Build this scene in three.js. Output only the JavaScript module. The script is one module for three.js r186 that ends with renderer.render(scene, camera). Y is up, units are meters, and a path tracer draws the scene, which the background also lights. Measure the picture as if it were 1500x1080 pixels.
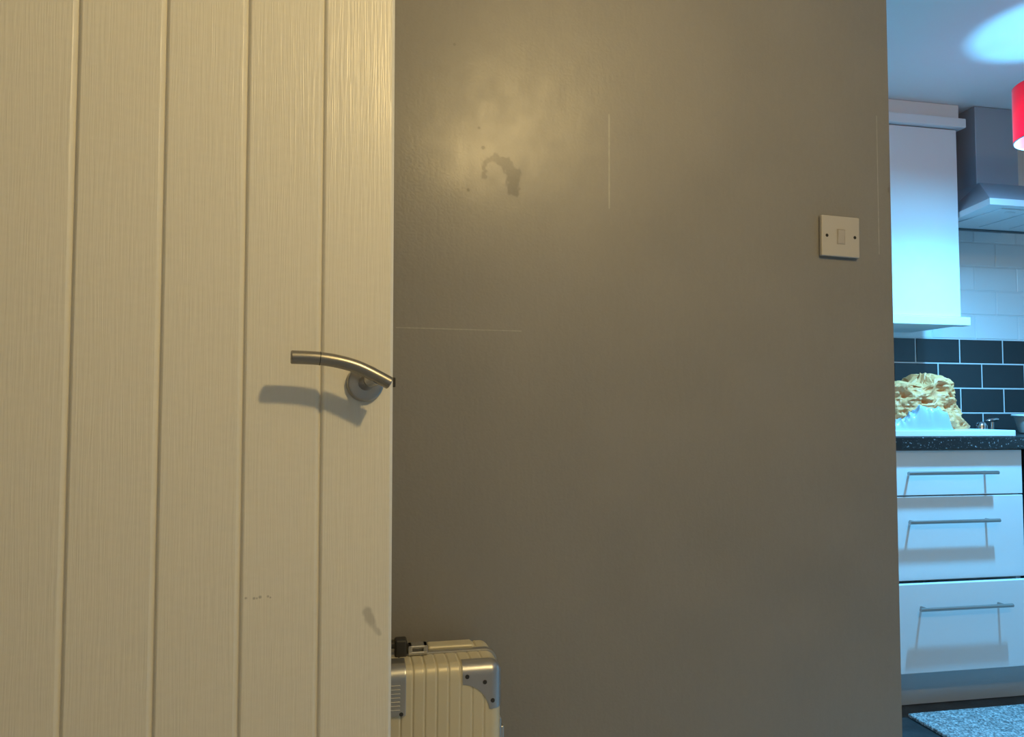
import * as THREE from 'three';
import { RoundedBoxGeometry } from 'three/addons/geometries/RoundedBoxGeometry.js';
import { mergeGeometries, mergeVertices } from 'three/addons/utils/BufferGeometryUtils.js';

// ---------- camera, lights, exposure ----------
const scene = new THREE.Scene();
scene.background = new THREE.Color(0x000000);
const camera = new THREE.PerspectiveCamera(2 * Math.atan(540 / 1091) * 180 / Math.PI, 1500 / 1080, 0.02, 30);
camera.position.set(0, 1.0, 0);
camera.rotation.order = 'YXZ';
camera.rotation.set(THREE.MathUtils.degToRad(3.0), THREE.MathUtils.degToRad(-11), 0.005);
scene.add(camera);
const renderer = new THREE.WebGLRenderer({ antialias: true });
renderer.toneMapping = THREE.LinearToneMapping;
renderer.toneMappingExposure = 1.0;
renderer.shadowMap.enabled = true;

const HALL_LAMP = { pos: [0.80, 2.10, 0.08], aim: [-0.15, 1.1, -1.1], angle: 66, color: [1.0, 0.725, 0.31], power: 1.8, glow: 2.15, size: 2.4 };
const KITCHEN_LAMP = { pos: [2.035, 1.826, -1.85], color: [0.115, 0.545, 1.0], bulb: 0.95, beam: 13.0 };

// ---------- helpers ----------
const rng = (s) => () => { s |= 0; s = s + 0x6D2B79F5 | 0; let t = Math.imul(s ^ s >>> 15, 1 | s); t = t + Math.imul(t ^ t >>> 7, 61 | t) ^ t; return ((t ^ t >>> 14) >>> 0) / 4294967296; };
const clamp = (v, a = 0, b = 1) => Math.min(b, Math.max(a, v));
const sstep = (a, b, v) => { const t = clamp((v - a) / (b - a)); return t * t * (3 - 2 * t); };
const lerp = (a, b, t) => a + (b - a) * t;
// periodic value noise (px, py: periods)
function noiseGrid(px, py, seed) {
  const r = rng(seed), g = new Float32Array(px * py); for (let i = 0; i < g.length; i++) g[i] = r();
  return (x, y) => {
    const xi = Math.floor(x), yi = Math.floor(y), fx = x - xi, fy = y - yi;
    const sx = fx * fx * (3 - 2 * fx), sy = fy * fy * (3 - 2 * fy);
    const x0 = ((xi % px) + px) % px, x1 = (x0 + 1) % px, y0 = ((yi % py) + py) % py, y1 = (y0 + 1) % py;
    return lerp(lerp(g[y0 * px + x0], g[y0 * px + x1], sx), lerp(g[y1 * px + x0], g[y1 * px + x1], sx), sy);
  };
}
const hash3 = (x, y, z) => { let h = Math.imul(x, 374761393) ^ Math.imul(y, 668265263) ^ Math.imul(z, 1274126177); h = Math.imul(h ^ h >>> 13, 1274126177); return ((h ^ h >>> 16) >>> 0) / 4294967296; };
function noise3(x, y, z) {
  const X = Math.floor(x), Y = Math.floor(y), Z = Math.floor(z), f = (t) => t * t * (3 - 2 * t), a = f(x - X), b = f(y - Y), c = f(z - Z);
  const h = (i, j, k) => hash3(X + i, Y + j, Z + k);
  return lerp(lerp(lerp(h(0, 0, 0), h(1, 0, 0), a), lerp(h(0, 1, 0), h(1, 1, 0), a), b), lerp(lerp(h(0, 0, 1), h(1, 0, 1), a), lerp(h(0, 1, 1), h(1, 1, 1), a), b), c);
}
// texture of w x h texels; fn(u, v) with u, v in 0..1 (v up) returns grey or [r, g, b] in 0..1
function tex(w, h, fn, { srgb = false, sizeX = 1, sizeY = 1, offX = 0, offY = 0 } = {}) {
  const d = new Uint8Array(w * h * 4);
  for (let j = 0; j < h; j++) for (let i = 0; i < w; i++) {
    const c = fn((i + 0.5) / w, (j + 0.5) / h), k = (j * w + i) * 4, e = hash3(i, j, 7);
    if (typeof c === 'number') d[k] = d[k + 1] = d[k + 2] = Math.floor(clamp(c) * 254.99 + e);
    else for (let q = 0; q < 3; q++) d[k + q] = Math.floor(clamp(c[q]) * 254.99 + e);
    d[k + 3] = 255;
  }
  const t = new THREE.DataTexture(d, w, h, THREE.RGBAFormat);
  t.wrapS = t.wrapT = THREE.RepeatWrapping; t.magFilter = THREE.LinearFilter; t.minFilter = THREE.LinearMipmapLinearFilter; t.generateMipmaps = true;
  if (srgb) t.colorSpace = THREE.SRGBColorSpace;
  t.repeat.set(1 / sizeX, 1 / sizeY); t.offset.set(-offX / sizeX, -offY / sizeY);
  t.needsUpdate = true; return t;
}
const lin = (r, g, b) => new THREE.Color().setRGB(r, g, b);
const std = (o) => new THREE.MeshPhysicalMaterial(o);
const used = {};
function numbered(n) { used[n] = (used[n] ?? -1) + 1; return used[n] ? `${n}_${String(used[n]).padStart(3, '0')}` : n; }
function mesh(name, geo, mat, parent) { const m = new THREE.Mesh(geo, mat); m.name = parent ? name : numbered(name); m.castShadow = m.receiveShadow = true; (parent || scene).add(m); return m; }
function group(name, label, category, pos = [0, 0, 0], turn = 0, grp) {
  const g = new THREE.Group(); g.name = numbered(name); g.position.set(...pos); g.rotation.y = turn; g.userData = { label, category };
  if (grp) g.userData.group = grp; scene.add(g); return g;
}
function structure(name, geo, mat, label, category) { const m = mesh(name, geo, mat); m.userData = { kind: 'structure', label, category }; return m; }
// box from corner to corner; uv in metres
function metreUV(g) {
  if (g.index) { const n = g.toNonIndexed(); g.dispose(); g = n; }
  const p = g.attributes.position, n = g.attributes.normal, uv = new Float32Array(p.count * 2);
  for (let i = 0; i < p.count; i += 3) {
    let nx = 0, ny = 0, nz = 0; for (let k = 0; k < 3; k++) { nx += Math.abs(n.getX(i + k)); ny += Math.abs(n.getY(i + k)); nz += Math.abs(n.getZ(i + k)); }
    for (let k = 0; k < 3; k++) { const x = p.getX(i + k), y = p.getY(i + k), z = p.getZ(i + k);
      const [a, b] = nz >= nx && nz >= ny ? [x, y] : ny >= nx ? [x, z] : [z, y]; uv[(i + k) * 2] = a; uv[(i + k) * 2 + 1] = b; }
  }
  g.setAttribute('uv', new THREE.BufferAttribute(uv, 2)); return g;
}
function bx(x0, x1, y0, y1, z0, z1, r = 0) {
  const w = x1 - x0, h = y1 - y0, d = z1 - z0;
  const g = r ? new RoundedBoxGeometry(w, h, d, 3, Math.min(r, w / 2.01, h / 2.01, d / 2.01)) : new THREE.BoxGeometry(w, h, d);
  g.translate((x0 + x1) / 2, (y0 + y1) / 2, (z0 + z1) / 2); return metreUV(g);
}
function cyl(r0, r1, a, b, seg = 24) {  // tapered cylinder from point a (r0) to b (r1)
  const A = new THREE.Vector3(...a), B = new THREE.Vector3(...b), L = A.distanceTo(B);
  const g = new THREE.CylinderGeometry(r1, r0, L, seg, 1); g.translate(0, L / 2, 0);
  g.applyQuaternion(new THREE.Quaternion().setFromUnitVectors(new THREE.Vector3(0, 1, 0), B.clone().sub(A).normalize())); g.translate(...a); return g;
}
function lathe(pts, seg = 48) { return new THREE.LatheGeometry(pts.map((p) => new THREE.Vector2(...p)), seg); }
function merge(...gs) { return mergeGeometries(gs.map((g) => { const n = g.index ? g.toNonIndexed() : g; for (const k of Object.keys(n.attributes)) if (!['position', 'normal', 'uv'].includes(k)) n.deleteAttribute(k); return n; })); }
// rounded box with dense grids; disp(x, y, z, nx, ny, nz) moves points along the normal
function softBox(w, h, d, r, nx, ny, nz, disp) {
  let g = new THREE.BoxGeometry(w, h, d, nx, ny, nz); g.deleteAttribute('uv'); g.deleteAttribute('normal'); g = mergeVertices(g, 1e-6);
  const p = g.attributes.position, v = new THREE.Vector3(), c = new THREE.Vector3();
  for (let i = 0; i < p.count; i++) {
    v.fromBufferAttribute(p, i); c.set(clamp(v.x, -w / 2 + r, w / 2 - r), clamp(v.y, -h / 2 + r, h / 2 - r), clamp(v.z, -d / 2 + r, d / 2 - r));
    const n = v.clone().sub(c).normalize(), q = c.clone().addScaledVector(n, r);
    if (disp) q.addScaledVector(n, disp(q, n)); p.setXYZ(i, q.x, q.y, q.z);
  }
  g.computeVertexNormals(); g.setAttribute('uv', new THREE.BufferAttribute(new Float32Array(p.count * 2), 2)); return g;
}

// ---------- materials ----------
// grey painted wall: 1.2 x 1.6 m of it carries the marks seen in the photograph (wall coordinates: x = 0 at the free end)
const WX0 = -1.15, WY0 = 0.35;
const wn1 = noiseGrid(12, 16, 11), wn2 = noiseGrid(60, 80, 12), wn3 = noiseGrid(240, 80, 13), wn4 = noiseGrid(400, 530, 14);
const seg = (x, y, ax, ay, bx_, by) => { const dx = bx_ - ax, dy = by - ay, t = clamp(((x - ax) * dx + (y - ay) * dy) / (dx * dx + dy * dy)); return [Math.hypot(x - ax - t * dx, y - ay - t * dy), t]; };
function smudge(x, y) {           // hook-shaped scuff on the wall
  const e = (wn2(x * 180 + 400, y * 180) - 0.5) * 0.008;
  let m = 0;
  const arc = [[-0.927, 1.435, .004], [-0.926, 1.462, .004], [-0.905, 1.473, .006], [-0.884, 1.464, .010], [-0.868, 1.443, .014], [-0.868, 1.412, .010]];
  for (let i = 0; i + 1 < arc.length; i++) { const [d, t] = seg(x, y, arc[i][0], arc[i][1], arc[i + 1][0], arc[i + 1][1]); const r = lerp(arc[i][2], arc[i + 1][2], t); m = Math.max(m, 1 - sstep(r - .002, r + .003, d + e)); }
  for (const [a, b, r] of [[-0.9285, 1.4889, .0025], [-0.9368, 1.5263, .0015], [-0.9842, 1.6832, .0016], [-0.957, 1.405, .002]]) m = Math.max(m, (1 - sstep(r, r + .002, Math.hypot(x - a, y - b))) * 1.2);
  return m;
}
function litSeam(x, y) {          // lining-paper seam ridges, the light they catch painted in as paler colour
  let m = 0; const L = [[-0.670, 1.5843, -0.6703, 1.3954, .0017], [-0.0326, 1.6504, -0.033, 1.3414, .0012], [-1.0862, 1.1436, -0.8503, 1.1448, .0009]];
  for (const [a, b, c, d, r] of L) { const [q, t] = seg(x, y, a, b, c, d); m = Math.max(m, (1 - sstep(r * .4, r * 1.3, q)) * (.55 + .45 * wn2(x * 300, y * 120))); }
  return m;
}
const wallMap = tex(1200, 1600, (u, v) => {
  const x = WX0 + u * 1.2, y = WY0 + v * 1.6, s = smudge(x, y), k = litSeam(x, y);
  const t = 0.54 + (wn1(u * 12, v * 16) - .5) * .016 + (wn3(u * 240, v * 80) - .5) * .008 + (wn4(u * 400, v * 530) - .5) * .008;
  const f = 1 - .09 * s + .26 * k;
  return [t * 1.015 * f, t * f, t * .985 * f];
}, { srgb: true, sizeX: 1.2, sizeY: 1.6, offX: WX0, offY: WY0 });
const wallRough = tex(600, 800, (u, v) => {
  const x = WX0 + u * 1.2, y = WY0 + v * 1.6;
  return .46 + (wn1(u * 12 + .3, v * 16) - .5) * .07 + (wn2(u * 60, v * 80) - .5) * .09 + (wn3(u * 240, v * 80) - .5) * .05 + .22 * smudge(x, y);
}, { sizeX: 1.2, sizeY: 1.6, offX: WX0, offY: WY0 });
const wallBump = tex(1200, 1600, (u, v) => {
  const x = WX0 + u * 1.2, y = WY0 + v * 1.6;
  return .35 + (wn2(u * 60, v * 80) - .5) * .05 + (wn3(u * 240, v * 80) - .5) * .22 + (wn4(u * 400, v * 530) - .5) * .28 + .3 * litSeam(x, y);
}, { sizeX: 1.2, sizeY: 1.6, offX: WX0, offY: WY0 });
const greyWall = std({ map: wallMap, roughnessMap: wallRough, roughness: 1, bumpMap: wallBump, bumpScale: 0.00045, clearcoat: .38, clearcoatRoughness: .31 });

// embossed wood-grain door skin
const gn1 = noiseGrid(200, 8, 21), gn2 = noiseGrid(300, 24, 22), gn3 = noiseGrid(40, 4, 23);
const grainBump = tex(1024, 1024, (u, v) => {
  const w = u + (gn3(u * 40, v * 4) - .5) * .012;
  return clamp(.5 + (gn1(w * 200, v * 8) - .5) * .6 + (gn2(w * 300, v * 24) - .5) * .45);
}, { sizeX: .30, sizeY: .6 });
const dn1 = noiseGrid(16, 40, 24), dn2 = noiseGrid(80, 200, 25);
const doorMap = tex(808, 1000, (u, v) => {   // door coordinates: x = 0 at the latch edge, 0.808 m wide; 0.5 .. 1.5 m high
  const x = -0.808 + u * .808, y = .5 + v;
  // a greyish hand mark low on the latch board and a row of dark specks, as the photograph shows them
  let m = 0; const e = (dn2(u * 80, v * 200) - .5) * .004;
  for (const [a, b, c, d, r0, r1, k] of [[-.036, .716, -.028, .702, .006, .005, .55], [-.028, .702, -.017, .684, .004, .002, .4]]) { const [q, t] = seg(x, y, a, b, c, d), r = lerp(r0, r1, t); m = Math.max(m, k * (1 - sstep(r - .002, r + .003, q + e))); }
  for (const [a, b, r] of [[-.1937, .7500, .0013], [-.1835, .7488, .0015], [-.1800, .7485, .0010], [-.1759, .7497, .0017], [-.1660, .7497, .0013], [-.1630, .7481, .001]]) m = Math.max(m, .8 * (1 - sstep(r * .6, r * 1.5, Math.hypot(x - a, y - b))));
  const t = .90 + (dn2(u * 80, v * 200) - .5) * .010, f = 1 - .28 * m;
  return [t * f, t * .985 * f, t * .94 * f];
}, { srgb: true, sizeX: .808, sizeY: 1, offX: -.808, offY: .5 });
const doorRough = tex(256, 512, (u, v) => .32 + (dn2(u * 80, v * 200) - .5) * .05, { sizeX: .808, sizeY: 1 });
const doorPaint = std({ map: doorMap, roughnessMap: doorRough, roughness: 1, bumpMap: grainBump, bumpScale: 0.00028 });
const doorCore = std({ color: lin(.78, .75, .67), roughness: .45 });
const steelN = noiseGrid(8, 256, 31);
const steelRough = tex(64, 512, (u, v) => .26 + .16 * steelN(u * 8, v * 256));
const steel = std({ color: lin(.31, .295, .27), metalness: 1, roughnessMap: steelRough, roughness: 1 });
const steelPlain = std({ color: lin(.42, .41, .40), metalness: 1, roughness: .3 });
const darkMetal = std({ color: lin(.06, .055, .05), metalness: .7, roughness: .45 });
const white = std({ color: lin(.82, .82, .81), roughness: .55 });
const plaster = std({ color: lin(.84, .83, .81), roughness: .85 });
const gloss = std({ color: lin(.78, .79, .80), roughness: .28 });
const plasticWhite = std({ color: lin(.53, .50, .47), roughness: .35 });
const fn1 = noiseGrid(20, 20, 41), fn2 = noiseGrid(150, 150, 42);
const slate = std({ map: tex(512, 512, (u, v) => { const t = .22 + (fn1(u * 20, v * 20) - .5) * .08 + (fn2(u * 150, v * 150) - .5) * .06; return [t, t * 1.02, t * 1.05]; }, { srgb: true, sizeX: .9, sizeY: .9 }), roughness: .42 });

// ---------- the setting ----------
const KC = 2.16, HC = 2.36, XR = 3.3, KX = 2.87, ZB = 1.5, KB = -2.68;
structure('floor', bx(-1.9, XR + .1, -.1, 0, -1.50, ZB + .1), std({ color: lin(.50, .46, .40), roughness: .9 }), 'beige hallway floor', 'floor');
structure('floor_kitchen', bx(.9, XR + .1, -.1, 0, KB - .1, -1.50), slate, 'dark slate coloured kitchen floor', 'floor');
{ // grey wall with gently uneven plaster, its free end towards the kitchen
  const PHI = THREE.MathUtils.degToRad(4), L = 1.93;
  const g = new THREE.PlaneGeometry(L, HC, 150, 180); g.translate(-L / 2, HC / 2, 0);
  const p = g.attributes.position, uv = g.attributes.uv;
  for (let i = 0; i < p.count; i++) {
    const x = p.getX(i), y = p.getY(i), edge = sstep(0, .12, -x);
    p.setZ(i, edge * ((noise3(x * 3.1 + 7, y * 2.3 + 3, 1.5) - .5) * .006 + (noise3(x * 9 + 2, y * 7, 4.5) - .5) * .0016 + .014 * Math.exp(-((x + 1.10) ** 2 + (y - 1.44) ** 2) / (2 * .18 * .18))));  // the broad swelling is added to steer the lamp highlight leftward
    uv.setXY(i, x, y);
  }
  g.computeVertexNormals();
  const body = bx(-L, 0, 0, HC, -.10, -.004);
  const rim = bx(-.012, 0, 0, HC, -.006, 0, .0025);
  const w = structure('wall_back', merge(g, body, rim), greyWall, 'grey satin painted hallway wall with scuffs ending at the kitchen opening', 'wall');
  w.position.set(1.1334, 0, -1.44); w.rotation.y = PHI;
}
structure('wall_left', merge(bx(-.90, -.80, 0, HC, -1.45, -.95), bx(-.90, -.80, 2.0, HC, -.95, -.13), bx(-.90, -.80, 0, HC, -.13, ZB)), plaster, 'pale plaster wall with the doorway of the boarded door', 'wall');
structure('wall_side_room', merge(bx(-1.9, -1.8, 0, HC, -1.45, ZB), bx(-1.8, -.9, 0, HC, -1.45, -1.35), bx(-1.8, -.9, 0, HC, ZB - .1, ZB)), plaster, 'pale plaster walls of the room beyond the boarded door', 'wall');
structure('wall_behind', bx(-1.9, XR + .1, 0, HC, ZB, ZB + .1), plaster, 'pale plaster hallway wall facing the grey wall', 'wall');
structure('wall_right', bx(XR, XR + .1, 0, HC, KB - .1, ZB), plaster, 'pale plaster wall running along hallway and kitchen', 'wall');
structure('wall_kitchen', bx(.9, XR, 0, KC + .1, KB - .1, KB), plaster, 'plaster kitchen wall behind the tiles and units', 'wall');
structure('wall_kitchen_bounce', bx(KX, KX + .1, 0, KC, KB, -1.46), plaster, 'added plaster wall beside the oven bouncing light onto the units', 'wall');  // unseen wall, added to bounce lamp light back onto the kitchen units
structure('wall_kitchen_left', bx(.9, 1.0, 0, KC, KB, -1.56), plaster, 'plaster kitchen wall behind the grey hallway wall', 'wall');
structure('ceiling', bx(-1.9, XR + .1, HC, HC + .1, -1.56, ZB + .1), plaster, 'white hallway ceiling', 'ceiling');
structure('ceiling_kitchen', merge(bx(.9, XR, KC, KC + .1, KB - .1, -1.46), bx(.9, XR, KC + .1, HC, -1.56, -1.46)), white, 'white kitchen ceiling above the red pendant lamp', 'ceiling');
structure('trim_1', merge(bx(-.805, -.785, 0, 2.06, -1.01, -.95, .004), bx(-.805, -.785, 0, 2.06, -.13, -.07, .004), bx(-.805, -.785, 2.0, 2.06, -.95, -.13, .004)), white, 'white door architrave around the doorway', 'door frame');

// ---------- boarded door, standing open ----------
{
  const d = new THREE.Group(); d.name = 'door_1'; d.userData = { kind: 'structure', label: 'cream painted boarded door standing open with a steel lever handle', category: 'door' };
  d.position.set(.0365, 1.05, -1.0724); d.rotation.set(0, THREE.MathUtils.degToRad(10), .0075, 'YXZ'); scene.add(d);
  const y0 = -1.042, y1 = .94, N = 8, W = .1008, T = .04, gr = .0045, dep = .0055;
  const shift = (g) => { const uv = g.attributes.uv, p = g.attributes.position; for (let i = 0; i < p.count; i++) uv.setXY(i, p.getX(i), p.getY(i) + 1.05); return g; };
  mesh('core', bx(-N * W + .0005, -.0008, y0 + .0005, y1 - .0005, -T, -dep), doorCore, d);
  for (let k = 0; k < N; k++) {      // boards with rolled shoulders either side of each groove
    const a = -(k + 1) * W, b = -k * W, s = new THREE.Shape();
    const l = k === N - 1 ? 0.0008 : gr * .2, r = k === 0 ? -.0003 : gr * .2;
    s.moveTo(a + l, dep + .002); s.lineTo(a + l, .0042); s.quadraticCurveTo(a + l + .0016, .0006, a + l + .0038, 0);
    s.lineTo(b - r - .0056, 0); s.quadraticCurveTo(b - r - .0040, .0002, b - r - .0004, .0040); s.lineTo(b - r, k === 0 ? T + .0004 : dep + .002); if (k === 0) s.lineTo(a + l, T + .0004);
    s.closePath();
    const g = new THREE.ExtrudeGeometry(s, { depth: y1 - y0, bevelEnabled: false, curveSegments: 6 });
    g.rotateX(-Math.PI / 2); g.translate(0, y0, 0); g.computeVertexNormals();   // shape y -> depth, extrusion -> height
    mesh('board', shift(g), doorPaint, d);
  }
  // lever handle
  const pts = [[-.0172, 1.0323], [-.0376, 1.0429], [-.0603, 1.0533], [-.0827, 1.0595], [-.1046, 1.063], [-.1245, 1.0642], [-.144, 1.0645]].map(([x, y]) => new THREE.Vector3(x, y - 1.05, .055));
  const curve = new THREE.CatmullRomCurve3(pts), R = .0088;
  const cap = (t, s) => { const c = curve.getPoint(t), tn = curve.getTangent(t).multiplyScalar(s); const q = c.clone().addScaledVector(tn, .0012); return cyl(R, R - .0012, c.toArray(), q.toArray(), 28); };
  const lever = mesh('door_handle', merge(new THREE.TubeGeometry(curve, 60, R, 28), cap(0, -1), cap(1, 1)), steel, d); lever.userData.label = 'brushed steel lever handle curving down to its round rose';
  const rc = [-.0405, 1.0333 - 1.05];
  const rose = lathe([[0, .0095], [.016, .0095], [.0225, .0092], [.0248, .0078], [.0258, .005], [.0260, 0], [0, 0]], 56); rose.rotateX(Math.PI / 2); rose.translate(rc[0], rc[1], 0);
  mesh('rose', rose, steelPlain, lever);
  mesh('neck', merge(cyl(.0105, .0095, [rc[0], rc[1], .008], [rc[0] + .002, rc[1] + .003, .034]), cyl(.0095, .009, [rc[0] + .002, rc[1] + .003, .034], [-.033, -.0105, .055])), steelPlain, lever);
  const tn = curve.getTangent(.70), c7 = curve.getPoint(.70);
  mesh('joint_ring', cyl(R + .00025, R + .00025, c7.clone().addScaledVector(tn, -.0005).toArray(), c7.clone().addScaledVector(tn, .0005).toArray(), 28), darkMetal, lever);
  const bolt = mesh('latch_bolt', bx(-.004, .0062, -.0215, -.0075, -.026, -.0135, .0012), darkMetal, d); bolt.userData.label = 'dark metal latch bolt';
  mesh('latch_plate', bx(-.001, .0006, -.045, .016, -.032, -.008, .0005), steelPlain, d);
  for (const hy of [-.80, 0, .70]) mesh('hinge', merge(cyl(.006, .006, [-N * W - .004, hy, -.004], [-N * W - .004, hy + .09, -.004], 16), bx(-N * W - .002, -N * W + .0003, hy, hy + .09, -.034, -.006)), steelPlain, d);
}

// ---------- light switch ----------
{
  const PHI = THREE.MathUtils.degToRad(4), lx = -.1393;
  const s = group('light_switch', 'white square single rocker light switch on the grey wall', 'light switch', [1.1334 + lx * Math.cos(PHI), 1.371, -1.44 - lx * Math.sin(PHI)], PHI);
  s.rotation.z = -.012;
  const w = .0478, h = .0440;
  mesh('plate', merge(bx(-w, w, -h, h, .0005, .0100, .0026), bx(-w + .003, w - .003, -h + .003, h - .003, -.004, .004)), plasticWhite, s);
  const rk = new RoundedBoxGeometry(.0172, .0294, .006, 3, .0016); rk.rotateX(.07); rk.translate(0, -.001, .0088);
  mesh('surround', merge(bx(-.0103, -.0090, -.0170, .0152, .0095, .0106), bx(.0090, .0103, -.0170, .0152, .0095, .0106), bx(-.0103, .0103, .0142, .0154, .0095, .0106), bx(-.0103, .0103, -.0174, -.0162, .0095, .0106)), std({ color: lin(.42, .38, .34), roughness: .5 }), s);
  mesh('rocker', rk, std({ color: lin(.48, .44, .41), roughness: .35 }), s);
  for (const x of [-.0350, .0352]) { const q = mesh('screw', merge(cyl(.0030, .0036, [x, 0, .0088], [x, 0, .0102], 18)), darkMetal, s); }
}

// ---------- suitcase ----------
{
  const W = .40, H = .545, D = .142, TOP = .592, c = group('suitcase', 'champagne ribbed hard shell suitcase with silver corner guards against the grey wall', 'suitcase', [.0176, 0, -1.19 - D / 2], .02);
  const shellM = std({ color: lin(.68, .62, .46), roughness: .36, metalness: .15 });
  const alu = std({ color: lin(.46, .46, .46), roughness: .34, metalness: .85 });
  const black = std({ color: lin(.03, .03, .03), roughness: .5 });
  const yc = TOP - H / 2, half = D / 2 - .004, r = .018;
  const grooves = []; for (let k = -9; k <= 9; k++) grooves.push(k * .0188 + .0019);
  const ribs = (q, n) => { const front = Math.max(Math.abs(n.z), Math.abs(n.y)) > .5 ? 1 : 0; if (!front || Math.abs(q.x) > .182) return 0; let m = 0; for (const gx of grooves) { const t = Math.abs(q.x - gx); if (t < .0026) m = Math.max(m, .5 + .5 * Math.cos(Math.PI * t / .0026)); } return -.0014 * m; };
  const shell = (sgn) => { const g = softBox(W, H, 2 * half, r, 420, 70, 40, ribs); // cut at the middle: keep the outer half
    const p = g.attributes.position; for (let i = 0; i < p.count; i++) if (p.getZ(i) * sgn < .004) p.setZ(i, sgn * .004); g.computeVertexNormals(); g.translate(0, yc, 0); return g; };
  mesh('front_shell', shell(1), shellM, c); mesh('back_shell', shell(-1), shellM, c);
  // aluminium frame round the middle
  const rr = (w, h, rad) => { const s = new THREE.Shape(); s.moveTo(-w + rad, -h); s.lineTo(w - rad, -h); s.absarc(w - rad, -h + rad, rad, -Math.PI / 2, 0); s.lineTo(w, h - rad); s.absarc(w - rad, h - rad, rad, 0, Math.PI / 2); s.lineTo(-w + rad, h); s.absarc(-w + rad, h - rad, rad, Math.PI / 2, Math.PI); s.lineTo(-w, -h + rad); s.absarc(-w + rad, -h + rad, rad, Math.PI, 1.5 * Math.PI); return s; };
  const fs = rr(W / 2 + .0022, H / 2 + .0022, r + .001); fs.holes.push(rr(W / 2 - .004, H / 2 - .004, r - .004));
  const fg = new THREE.ExtrudeGeometry(fs, { depth: .012, bevelEnabled: true, bevelSize: .001, bevelThickness: .001, bevelSegments: 2, curveSegments: 12 }); fg.translate(0, yc, -.006);
  mesh('frame', fg, alu, c);
  // corner guards: a raised skin of the shell's own rounding, cut to an L with a concave inner edge
  const guard = (sx, sy) => {
    const pos = [], n1 = 120, o = .0013, V = (px, py, pz) => { const cx = clamp(px, -W / 2 + r, W / 2 - r), cy = clamp(py, -H / 2 + r, H / 2 - r), cz = clamp(pz, -half + r, half - r); const v = new THREE.Vector3(px - cx, py - cy, pz - cz).normalize().multiplyScalar(r + o); return [cx + v.x, cy + v.y, cz + v.z]; };
    const inFront = (dx, dy) => dx < .0635 && dy < .071 && !(Math.hypot(dx - .067, dy - .078) < .0475 && dx > .018 && dy > .031) && !(dx > .06 && dy > .028 + Math.sqrt(Math.max(0, .0036 ** 2 - (dx - .0599) ** 2))) ;
    const put = (A, B, Cc, Dd) => { for (const t of sx * sy > 0 ? [A, B, Cc, A, Cc, Dd] : [A, Cc, B, A, Dd, Cc]) pos.push(sx * t[0], sy * t[1], t[2]); };
    const cells = (du, dv, keep, at) => { for (let i = 0; i < n1; i++) for (let j = 0; j < n1; j++) { const u = (i + .5) / n1, v = (j + .5) / n1; if (!keep(u * du, v * dv)) continue; const q = (a, b) => at((i + a) / n1 * du, (j + b) / n1 * dv); put(q(0, 0), q(0, 1), q(1, 1), q(1, 0)); } };
    cells(.066, .073, inFront, (dx, dy) => V(W / 2 - dx, H / 2 - dy, half));
    cells(.066, .022, (dx) => dx < .0635, (dx, dz) => { const q = V(W / 2 - dx, H / 2, half - dz); return q; });
    cells(.022, .073, (dz, dy) => dy < .071, (dz, dy) => V(W / 2, H / 2 - dy, half - dz));
    const g = new THREE.BufferGeometry(); g.setAttribute('position', new THREE.Float32BufferAttribute(pos, 3));
    const m = mergeVertices(g, 2e-5); m.computeVertexNormals(); m.setAttribute('uv', new THREE.BufferAttribute(new Float32Array(m.attributes.position.count * 2), 2)); m.translate(0, yc, 0); return m;
  };
  for (const [sx, sy] of [[1, 1], [-1, 1], [1, -1], [-1, -1]]) {
    const q = mesh('corner_guard', guard(sx, sy), std({ color: lin(.44, .44, .46), roughness: .36, metalness: .8, side: THREE.DoubleSide }), c);
    for (const [dx, dy] of [[.0562, .0190], [.0278, .0290], [.0150, .0585]]) mesh('rivet', cyl(.0036, .0030, [sx * (W / 2 - dx), yc + sy * (H / 2 - dy), half + .0008], [sx * (W / 2 - dx), yc + sy * (H / 2 - dy), half + .0028], 18), black, q);
  }
  // ribbed metal plate at the middle of the top edge, lapping over it
  {
    const hw = .0475, x0 = 0, pos = [], n = 60, o = .0028, pr = [];
    for (let i = 0; i <= n; i++) { const t = i / n * .110; let py, pz; if (t < .04) { py = H / 2; pz = half - .04 + t; } else { py = H / 2 - (t - .04); pz = half; }
      const cy = Math.min(py, H / 2 - r), cz = Math.min(pz, half - r); const v = new THREE.Vector2(py - cy, pz - cz).normalize().multiplyScalar(r + o); pr.push([cy + v.x, cz + v.y]); }
    const s = new THREE.Shape(); s.moveTo(pr[0][1], pr[0][0]); for (const [y, z] of pr) s.lineTo(z, y); for (const [y, z] of pr.slice().reverse()) s.lineTo(z - (z > half - r ? .004 : 0), y - (z > half - r ? .0 : .004)); s.closePath();
    const g = new THREE.ExtrudeGeometry(s, { depth: 2 * hw - .004, bevelEnabled: true, bevelSize: .0008, bevelThickness: .002, bevelSegments: 2, curveSegments: 4 });
    g.rotateY(-Math.PI / 2); g.translate(x0 + hw - .002, yc, 0); g.computeVertexNormals();
    const b = mesh('lock_plate', g, alu, c); b.userData.label = 'silver metal plate with fine horizontal ribs';
    for (let k = 0; k < 7; k++) mesh('rib', bx(-.038, .0385, TOP - .0245 - k * .0062 - .0012, TOP - .0245 - k * .0062 + .0012, half + .0022, half + .0048, .001), alu, b);
    for (const sx of [-1, 1]) mesh('screw', cyl(.0036, .003, [sx * .0405, TOP - .068, half + .0025], [sx * .0405, TOP - .068, half + .0042], 18), black, b);
  }
  // carry handle hardware on the top
  const hd = mesh('handle_mount', merge(bx(.033, .053, TOP - .002, TOP + .027, -.012, .012, .004), bx(-.09, -.07, TOP - .002, TOP + .027, -.012, .012, .004)), black, c);
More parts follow.
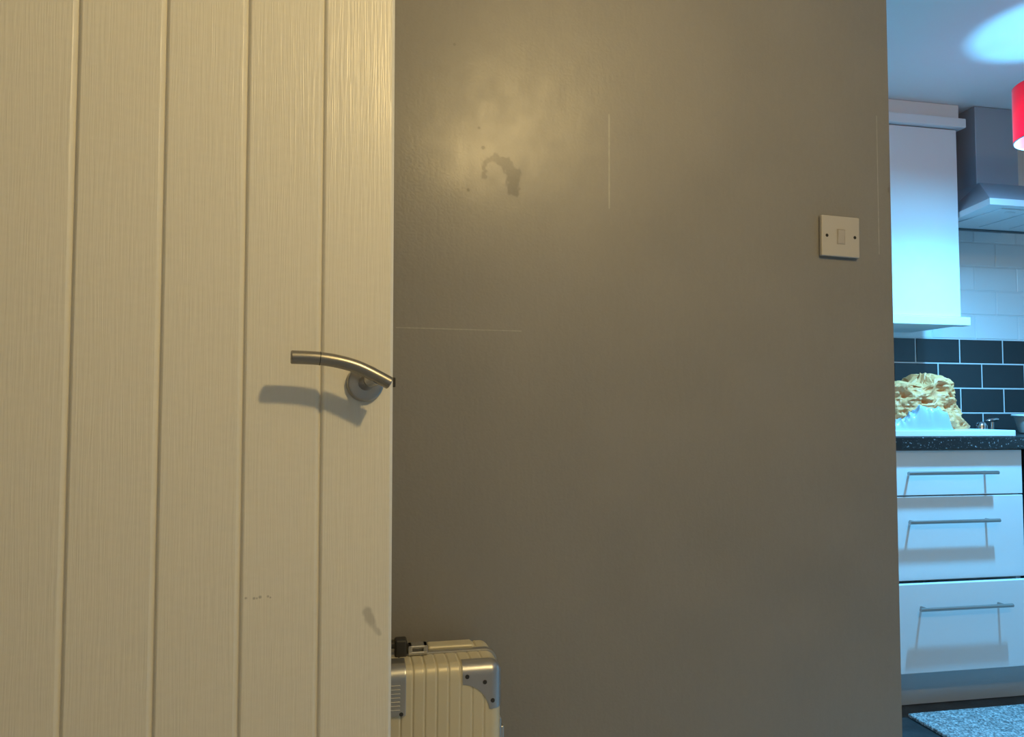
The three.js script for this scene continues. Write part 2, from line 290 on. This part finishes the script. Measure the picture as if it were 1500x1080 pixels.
  mesh('carry_handle', merge(bx(-.085, .048, TOP + .012, TOP + .024, -.009, .009, .005)), black, c);
  mesh('clasp', merge(bx(.054, .087, TOP + .001, TOP + .007, -.012, .012, .002), bx(.054, .062, TOP + .005, TOP + .0165, -.010, .012, .002), bx(.079, .087, TOP + .005, TOP + .0165, -.010, .012, .002), bx(.054, .087, TOP + .012, TOP + .0165, -.010, .012, .002)), alu, c);
  mesh('top_grip', bx(.089, .166, TOP - .001, TOP + .007, -.040, -.010, .004), shellM, c);
  mesh('side_latch', merge(bx(W / 2, W / 2 + .012, .36, .482, -.016, .010, .004), bx(W / 2 + .008, W / 2 + .017, .38, .466, -.010, .006, .003)), alu, c);
  for (const x of [-.15, .15]) for (const z of [-.05, .05]) { const w = mesh('wheel', cyl(.022, .022, [x - .011, .0225, z], [x + .011, .0225, z], 28), black, c); mesh('wheel_housing', bx(x - .018, x + .018, .026, .056, z - .02, z + .02, .006), alu, w); }
}

// ---------- hallway ceiling spotlight ----------
function omniLight(pos, color, power, size) { const l = new THREE.PointLight(lin(...color), power, 0, 2); l.position.set(...pos); l.castShadow = true; l.shadow.radius = size; scene.add(l); return l; }
{ // adjustable spotlight on the hallway ceiling, turned towards the boarded door
  const P = new THREE.Vector3(...HALL_LAMP.pos), A = new THREE.Vector3(...HALL_LAMP.aim), dir = A.clone().sub(P).normalize();
  const p = group('ceiling_spotlight', 'adjustable white spotlight under the hallway ceiling turned towards the boarded door', 'lamp', HALL_LAMP.pos);
  const turn = new THREE.Quaternion().setFromUnitVectors(new THREE.Vector3(0, -1, 0), dir), back = dir.clone().multiplyScalar(-.06);
  mesh('lamp_head', lathe([[.050, -.006], [.052, -.004], [.050, .03], [.040, .085], [.030, .10], [0, .10], [0, .096], [.028, .096], [.037, .082], [.047, .03], [.049, -.004], [.050, -.006]]).applyQuaternion(turn), white, p);
  mesh('bulb', lathe([[.0001, .004], [.030, .006], [.046, .012], [.046, .02], [.0001, .02]]).applyQuaternion(turn), std({ color: lin(1, .95, .85), emissive: lin(...HALL_LAMP.color), emissiveIntensity: 8, roughness: .4 }), p);
  mesh('stem', cyl(.008, .008, back.toArray(), [back.x, HC - P.y - .02, back.z], 16), white, p);
  mesh('base', lathe([[0, HC - P.y - .025], [.035, HC - P.y - .025], [.045, HC - P.y - .015], [.046, HC - P.y], [0, HC - P.y]]).translate(back.x, 0, back.z), white, p);
  const l = new THREE.SpotLight(lin(...HALL_LAMP.color), HALL_LAMP.power, 0, THREE.MathUtils.degToRad(HALL_LAMP.angle), 1, 2);
  l.position.copy(P).addScaledVector(dir, .012); l.target.position.copy(A); l.castShadow = true; l.shadow.radius = HALL_LAMP.size; scene.add(l, l.target);
  const gl = omniLight(P.clone().addScaledVector(dir, .012).toArray(), HALL_LAMP.color, HALL_LAMP.glow, HALL_LAMP.size);   // added all-round fill that lifts the hallway shadows
}

// ---------- kitchen: tiles ----------
{
  const RP = .1023, TP = .2085, Y0 = 1.294, g0 = .0058;
  const blackT = [0, 1, 2].map((k) => std({ color: lin(.010 + .002 * k, .011 + .002 * k, .013 + .002 * k), roughness: .16 + .03 * k }));
  const whiteT = [0, 1, 2].map((k) => std({ color: lin(.74 + .02 * k, .75 + .02 * k, .76 + .02 * k), roughness: .2 + .04 * k }));
  const kw = scene.getObjectByName('wall_kitchen'), rnd = rng(5);
  mesh('grout', bx(1.3, KX, .87, Y0 + 6 * RP, KB, KB + .0082), std({ color: lin(.70, .71, .72), roughness: .9 }), kw);
  const cache = {};
  const tile = (w) => cache[w] ||= (() => { const s = new THREE.Shape(); const a = w / 2 - g0 / 2 - .0016, b = RP / 2 - g0 / 2 - .0016; s.moveTo(-a, -b); s.lineTo(a, -b); s.lineTo(a, b); s.lineTo(-a, b); s.closePath(); return new THREE.ExtrudeGeometry(s, { depth: .004, bevelEnabled: true, bevelSize: .0016, bevelThickness: .0014, bevelSegments: 1 }); })();
  for (let row = -5; row < 6; row++) {
    const dark = row < 0, base = dark ? 2.203 + (row % 2 === 0 ? TP / 2 : 0) : 2.49 + (row % 2 ? TP / 2 : 0);
    for (let k = -4; k < 6; k++) {
      const l = base + k * TP, w = +Math.min(TP, KX - l).toFixed(4), x = l + w / 2, y = Y0 + (row + .5) * RP; if (l < 1.3 || w < .02) continue;   // the last tile of a row is cut to fit
      const t = mesh('tile', tile(w), (dark ? blackT : whiteT)[Math.floor(rnd() * 3)], kw); t.position.set(x, y, KB + .0045 + rnd() * .0008); t.rotation.set((rnd() - .5) * .004, (rnd() - .5) * .004, 0);
    }
  }
}

// ---------- kitchen: base units ----------
const FR = -2.20, carcass = std({ color: lin(.76, .77, .78), roughness: .45 });
function barHandle(parent, xc, y, zf, len) {
  const h = mesh('handle', cyl(.006, .006, [xc - len / 2, y, zf + .031], [xc + len / 2, y, zf + .031], 20), steelPlain, parent); h.userData.label = 'slim steel bar handle';
  for (const s of [-1, 1]) mesh('post', cyl(.0042, .0042, [xc + s * .146, y, zf], [xc + s * .146, y, zf + .029], 14), steelPlain, h);
}
{
  const u = group('drawer_unit', 'white gloss three drawer kitchen unit with its bottom drawer slightly open', 'drawers', [1.923, 0, 0]);
  const a = -.3, b = .3;
  mesh('carcass', merge(bx(a, a + .018, .14, .865, KB + .01, FR - .02), bx(b - .018, b, .14, .865, KB + .01, FR - .02), bx(a, b, .14, .158, KB + .01, FR - .02), bx(a, b, .14, .865, KB + .01, KB + .02), bx(a, b, .845, .865, KB + .05, FR - .02), bx(a + .018, b - .018, .70, .716, KB + .05, FR - .03), bx(a + .018, b - .018, .425, .441, KB + .05, FR - .03)), carcass, u);
  const drawer = (y0, y1, out, hy) => {
    const d = mesh('drawer_front', bx(a + .0015, b - .0015, y0, y1, FR - .019 + out, FR + out, .002), gloss, u);
    mesh('drawer_box', merge(bx(a + .03, b - .03, y0 + .02, y0 + .03, KB + .12, FR - .02 + out), bx(a + .03, a + .042, y0 + .02, y1 - .04, KB + .12, FR - .019 + out), bx(b - .042, b - .03, y0 + .02, y1 - .04, KB + .12, FR - .019 + out)), carcass, d);
    barHandle(d, .001, hy, FR + out, .345);
  };
  drawer(.7135, .8640, 0, .789); drawer(.4330, .7095, 0, .629); drawer(.148, .4320, .042, .358);
}
mesh('plinth', bx(1.0, KX - .002, .002, .137, -2.29, -2.272), std({ color: lin(.60, .61, .62), roughness: .35 })).userData = { label: 'white plinth board under the kitchen units', category: 'plinth' };
{
  const u = group('base_cabinet', 'white gloss kitchen base cabinet with one door left of the drawers', 'cabinet', [1.312, 0, 0]);
  mesh('body', bx(-.305, .3, .14, .865, KB + .01, FR - .02), carcass, u); const d = mesh('door', bx(-.298, .2985, .148, .864, FR - .019, FR, .002), gloss, u); barHandle(d, 0, .79, FR, .345);
}
{
  const u = group('oven', 'black built in oven beside the white drawer unit', 'oven', [2.53, 0, 0]);
  const bk = std({ color: lin(.012, .012, .014), roughness: .14 });
  mesh('body', bx(-.300, .30, .14, .864, KB + .02, FR - .025), std({ color: lin(.03, .03, .032), roughness: .5 }), u);
  mesh('control_panel', bx(-.2985, .2985, .755, .862, FR - .024, FR + .002, .003), bk, u);
  for (const x of [-.2, -.1, .1, .2]) mesh('knob', cyl(.016, .014, [x, .808, FR + .002], [x, .808, FR + .024], 24), steelPlain, u);
  const d = mesh('oven_door', bx(-.2985, .2985, .15, .750, FR - .024, FR + .004, .004), bk, u);
  mesh('handle', merge(cyl(.008, .008, [-.25, .70, FR + .045], [.25, .70, FR + .045], 18), cyl(.006, .006, [-.22, .70, FR], [-.22, .70, FR + .045], 12), cyl(.006, .006, [.22, .70, FR], [.22, .70, FR + .045], 12)), steelPlain, d);
}
{ // worktop: black with pale quartz specks
  const r = rng(77), S = 1024, buf = new Float32Array(S * S), tint = new Float32Array(S * S);
  for (let k = 0; k < 6500; k++) { const cx = r() * S, cy = r() * S, rad = .8 + 3.2 * r() ** 3, v = .2 + .8 * r(), el = .5 + r();
    for (let j = -5; j <= 5; j++) for (let i = -5; i <= 5; i++) if (Math.hypot(i * el, j / el) < rad) { const q = ((Math.round(cy + j) + S) % S) * S + (Math.round(cx + i) + S) % S; buf[q] = v; tint[q] = r() * .1; } }
  const m = std({ map: tex(S, S, (u, v) => { const b = buf[Math.floor(v * S) * S + Math.floor(u * S)]; const t = .10 + .6 * b; return [t * .94, t, t * 1.04]; }, { srgb: true, sizeX: .62, sizeY: .62 }), roughness: .3 });
  mesh('worktop', bx(1.0, KX - .002, .867, .909, KB + .008, -2.178, .004), m).userData = { label: 'black speckled kitchen worktop over drawers and oven', category: 'worktop' };
}

// ---------- kitchen: wall cabinet ----------
{
  const u = group('wall_cabinet', 'white gloss kitchen wall cabinet with cornice and light rail', 'cabinet', [1.878, 0, 0]);
  const a = -.30, b = .300, F = -2.40;
  mesh('body', bx(a, b, 1.325, 2.062, KB + .012, F - .02), carcass, u);
  mesh('underside', bx(a, b, 1.3145, 1.325, KB + .012, F - .02), carcass, u);
  mesh('door', bx(a + .002, b - .0015, 1.3465, 2.0585, F - .019, F, .0022), gloss, u);
  mesh('cornice', merge(bx(a, b + .024, 2.062, 2.097, F - .06, F + .022, .004), bx(b - .03, b + .024, 2.062, 2.097, KB + .012, F - .03, .004)), gloss, u);
  mesh('light_rail', merge(bx(a, b + .026, 1.313, 1.3445, F - .03, F + .016, .003)), gloss, u);
  mesh('infill_panel', bx(a, b + .018, 2.097, KC - .001, KB + .012, F - .008, .001), white, u);
}

// ---------- kitchen: cooker hood ----------
{
  const xc = 2.355, u = group('range_hood', 'grey steel chimney cooker hood beside the wall cabinet', 'cooker hood', [xc, 0, 0]);
  const hs = std({ color: lin(.38, .42, .48), metalness: .3, roughness: .4 }), light = std({ color: lin(.64, .66, .69), metalness: .1, roughness: .38 });
  mesh('chimney', bx(-.094, .094, 1.855, KC - .001, KB + .009, -2.40, .003), hs, u);
  // frustum from the flared rim up to the chimney
  const hull = (bot, top) => { const P = [...bot, ...top], q = [], n = 4; const f = (...i) => { for (const k of i) q.push(...P[k]); };
    for (let i = 0; i < n; i++) { const j = (i + 1) % n; f(i, j, n + j, i, n + j, n + i); } f(0, 2, 1, 0, 3, 2); f(n, n + 1, n + 2, n, n + 2, n + 3);
    const g = new THREE.BufferGeometry(); g.setAttribute('position', new THREE.Float32BufferAttribute(q, 3)); g.setAttribute('uv', new THREE.Float32BufferAttribute(new Float32Array(q.length / 3 * 2), 2)); g.computeVertexNormals(); return g; };
  const fz = -2.215, bz = -2.55, fw = .217, bw = .142, rf = .32, rb = .27;
  mesh('canopy', merge(hull([[-fw, 1.744, fz], [rf, 1.744, fz], [rb, 1.744, bz], [-bw, 1.744, bz]], [[-.098, 1.857, -2.385], [.098, 1.857, -2.385], [.098, 1.857, bz], [-.098, 1.857, bz]]), bx(-bw, rb, 1.748, 1.857, KB + .009, bz + .002)), hs, u);
  const rim = mesh('rim', hull([[-fw, 1.722, fz], [rf, 1.722, fz], [rb, 1.722, bz], [-bw, 1.722, bz]], [[-fw, 1.7445, fz], [rf, 1.7445, fz], [rb, 1.7445, bz], [-bw, 1.7445, bz]]), light, u);
  for (const [p0, p1] of [[-.135, -.004], [.004, .135], [.143, .255]]) mesh('filter', merge(bx(p0, p1, 1.7185, 1.7225, -2.50, -2.25, .001), bx((p0 + p1) / 2 - .02, (p0 + p1) / 2 + .02, 1.7165, 1.719, -2.285, -2.277, .001)), light, rim);
  mesh('back_strip', bx(-.145, .27, 1.716, 1.7225, -2.55, -2.535), std({ color: lin(.08, .09, .1), roughness: .5 }), rim);
}

// ---------- kitchen: things on the worktop ----------
mesh('board', bx(1.50, 2.186, .9093, .9310, -2.60, -2.184, .003), gloss).userData = { label: 'long white board lying on the worktop under the paper bag', category: 'board' };
function facet(g, crease = true) { g = g.index ? g.toNonIndexed() : g; g.computeVertexNormals(); return g; }
const ridge = (x, y, z) => 1 - Math.abs(2 * noise3(x, y, z) - 1);
{ // crumpled kraft paper bag
  const U = 130, V = 60, P = [], idx = [];
  const prof = [[0, .172, .165], [.06, .160, .16], [.12, .132, .158], [.22, .118, .156], [.38, .108, .155], [.6, .092, .15], [.82, .090, .142], [.93, .075, .12], [1, .002, .002]];
  const rad = (v, right) => { let i = 0; while (i < prof.length - 2 && v > prof[i + 1][0]) i++; const t = clamp((v - prof[i][0]) / (prof[i + 1][0] - prof[i][0])); return lerp(prof[i][right ? 1 : 2], prof[i + 1][right ? 1 : 2], t); };
  const hgt = (x) => x < -.03 ? .172 + .006 * Math.cos(x * 60) : x < -.012 ? lerp(.166, .198, sstep(-.03, -.008, x)) : lerp(.200, .150, sstep(.05, .10, x));
  for (let j = 0; j <= V; j++) for (let i = 0; i <= U; i++) {
    const v = j / V, a = i / U * 2 * Math.PI, ca = Math.cos(a), sa = Math.sin(a), rx = lerp(rad(v, false), rad(v, true), sstep(-.25, .25, ca));
    let x = rx * Math.sign(ca) * Math.abs(ca) ** .8, z = (v < .9 ? lerp(.105, .07, v) : lerp(.07, .001, (v - .9) / .1)) * Math.sign(sa) * Math.abs(sa) ** .8, y = v * hgt(x);
    const k = sstep(0, .12, v), q = 1 - .5 * sstep(.9, 1, v);
    const cr = (ridge(x * 22 + 3, y * 26, z * 22) - .5) * .034 + (ridge(x * 48, y * 52 + 9, z * 48) - .5) * .020 + (ridge(x * 100, y * 90, z * 100 + 4) - .5) * .009;
    x += ca * cr * k * q * .55; z += sa * cr * k * q; y += (ridge(x * 40 + 8, 2, z * 40) - .5) * .014 * sstep(.6, 1, v);
    P.push(x, Math.max(0, y), z);
  }
  for (let j = 0; j < V; j++) for (let i = 0; i < U; i++) { const a = j * (U + 1) + i, b = a + U + 1; idx.push(a, b, a + 1, a + 1, b, b + 1); }
  const g = new THREE.BufferGeometry(); g.setAttribute('position', new THREE.Float32BufferAttribute(P, 3)); g.setAttribute('uv', new THREE.Float32BufferAttribute(new Float32Array(P.length / 3 * 2), 2)); g.setIndex(idx);
  const c = group('paper_bag', 'crumpled brown paper bag standing on the white board', 'bag', [1.985, .9315, -2.39]);
  mesh('bag', facet(g), std({ color: lin(.70, .31, .12), roughness: .55, side: THREE.DoubleSide }), c);
}
{ // crumpled pale plastic wrap in front of the bag
  const N = 60, P = [], idx = [], W = .26, D = .072;
  for (let j = 0; j <= N; j++) for (let i = 0; i <= N; i++) {
    const u = i / N, v = j / N, x = (u - .5) * W, z = (v - .5) * D, e = sstep(0, .25, v) * sstep(1, .7, v);
    let h = (.016 + .046 * sstep(.25, .62, u)) * sstep(1.0, .93, u) * sstep(0, .1, u) * e;
    h += e * sstep(0, .1, u) * sstep(1, .9, u) * ((ridge(x * 26 + z * 14, z * 30, 1.2) - .5) * .034 + (ridge(x * 55 + 2, z * 60, 3.3) - .5) * .018);
    P.push(x, Math.max(.0006, h), z);
  }
  for (let j = 0; j < N; j++) for (let i = 0; i < N; i++) { const a = j * (N + 1) + i, b = a + N + 1; idx.push(a, b, a + 1, a + 1, b, b + 1); }
  const g = new THREE.BufferGeometry(); g.setAttribute('position', new THREE.Float32BufferAttribute(P, 3)); g.setAttribute('uv', new THREE.Float32BufferAttribute(new Float32Array(P.length / 3 * 2), 2)); g.setIndex(idx);
  const m = mesh('plastic_wrap', facet(g), std({ color: lin(.36, .41, .45), roughness: .28, side: THREE.DoubleSide })); m.position.set(1.825, .9312, -2.225);
  m.userData = { label: 'crumpled pale plastic wrap in front of the paper bag', category: 'plastic wrap' };
}
{ // small chrome tap with a flat lever
  const ch = std({ color: lin(.75, .75, .76), metalness: 1, roughness: .14 });
  const c = group('tap', 'small chrome tap with a flat lever in front of the black tiles', 'tap', [2.392, .909, -2.52]);
  mesh('body', lathe([[0, 0], [.026, 0], [.027, .006], [.020, .012], [.021, .028], [.016, .04], [.006, .045], [0, .045]], 28).translate(-.028, 0, 0), ch, c);
  mesh('stem', cyl(.008, .006, [.018, 0, 0], [.022, .048, 0], 16), ch, c);
  const lv = new THREE.SphereGeometry(1, 28, 14); lv.scale(.030, .0085, .018); lv.rotateZ(.12); lv.translate(.020, .052, 0); mesh('lever', lv, ch, c);
}
{ // flared pot
  const c = group('pot', 'pale flared pot with a thick rim on the worktop', 'pot', [2.505, .909, -2.42]);
  mesh('bowl', lathe([[0, .001], [.046, .001], [.05, .006], [.064, .062], [.068, .070], [.064, .070], [.06, .062], [.046, .008], [0, .008]]), std({ color: lin(.42, .43, .42), roughness: .4 }), c);
  mesh('rim', lathe([[.062, .066], [.072, .066], [.0745, .070], [.072, .0745], [.062, .0745], [.060, .070], [.062, .066]]), gloss, c);
}

// ---------- kitchen: rug ----------
{
  const n1 = noiseGrid(200, 200, 61), n2 = noiseGrid(60, 60, 62);
  const f = (u, v) => clamp(.5 + (n1(u * 200, v * 200) - .5) * 1.1 + (n2(u * 60, v * 60) - .5) * .4);
  const m = std({ map: tex(800, 800, (u, v) => { const t = .42 + .42 * f(u, v); return [t * .98, t, t * 1.01]; }, { srgb: true, sizeX: .8, sizeY: .8 }), bumpMap: tex(800, 800, f, { sizeX: .8, sizeY: .8 }), bumpScale: .004, roughness: .95 });
  mesh('rug', bx(1.742, 2.80, .0008, .013, -2.186, -1.35, .004), m).userData = { label: 'mottled grey pile rug on the dark kitchen floor', category: 'rug' };
}

// ---------- kitchen: red pendant lamp ----------
const shadeRed = std({ color: lin(.95, .04, .09), roughness: .9, transmission: .7, thickness: 0 });
{
  const K = KITCHEN_LAMP, [x, y, z] = K.pos, R = .115, top = KC - y, y0 = -.005, y1 = .162, spoke = [0, 2.094, 4.188];
  const p = group('pendant_lamp', 'red drum shaded pendant lamp hanging beside the cooker hood', 'lamp', K.pos);
  mesh('lamp_shade', lathe([[R, y0], [R, y1], [R - .0015, y1], [R - .0015, y0], [R, y0]], 72), shadeRed, p);
  mesh('shade_ring', merge(...[y0, y1].map((h) => new THREE.TorusGeometry(R - .002, .002, 10, 72).rotateX(Math.PI / 2).translate(0, h, 0)), ...spoke.map((a) => cyl(.0015, .0015, [.018 * Math.cos(a), .12, .018 * Math.sin(a)], [(R - .002) * Math.cos(a), y1 - .002, (R - .002) * Math.sin(a)], 8))), white, p);
  mesh('holder', lathe([[0, .045], [.016, .045], [.019, .06], [.018, .12], [.006, .135], [0, .135]]), white, p);
  mesh('cord', cyl(.003, .003, [0, .13, 0], [0, top - .025, 0], 12), white, p);
  mesh('ceiling_rose', lathe([[0, top - .025], [.018, top - .025], [.038, top - .01], [.04, top], [0, top]]), white, p);
  mesh('bulb', lathe([[.0001, -.034], [.014, -.031], [.025, -.022], [.031, -.006], [.031, .006], [.025, .022], [.016, .036], [.015, .048], [.0001, .048]], 32), std({ color: lin(.9, .95, 1), emissive: lin(.55, .85, 1), emissiveIntensity: 4, roughness: .4 }), p);
  omniLight(K.pos, K.color, K.bulb, 1.5);
  const s = new THREE.SpotLight(lin(...K.color), K.beam, 0, THREE.MathUtils.degToRad(78), 1, 2);   // reflector bulb: most of its light goes down
  s.position.set(x, y - .005, z); s.target.position.set(x, 0, z); s.castShadow = true; s.shadow.radius = 1.5; scene.add(s, s.target);
}

renderer.render(scene, camera);
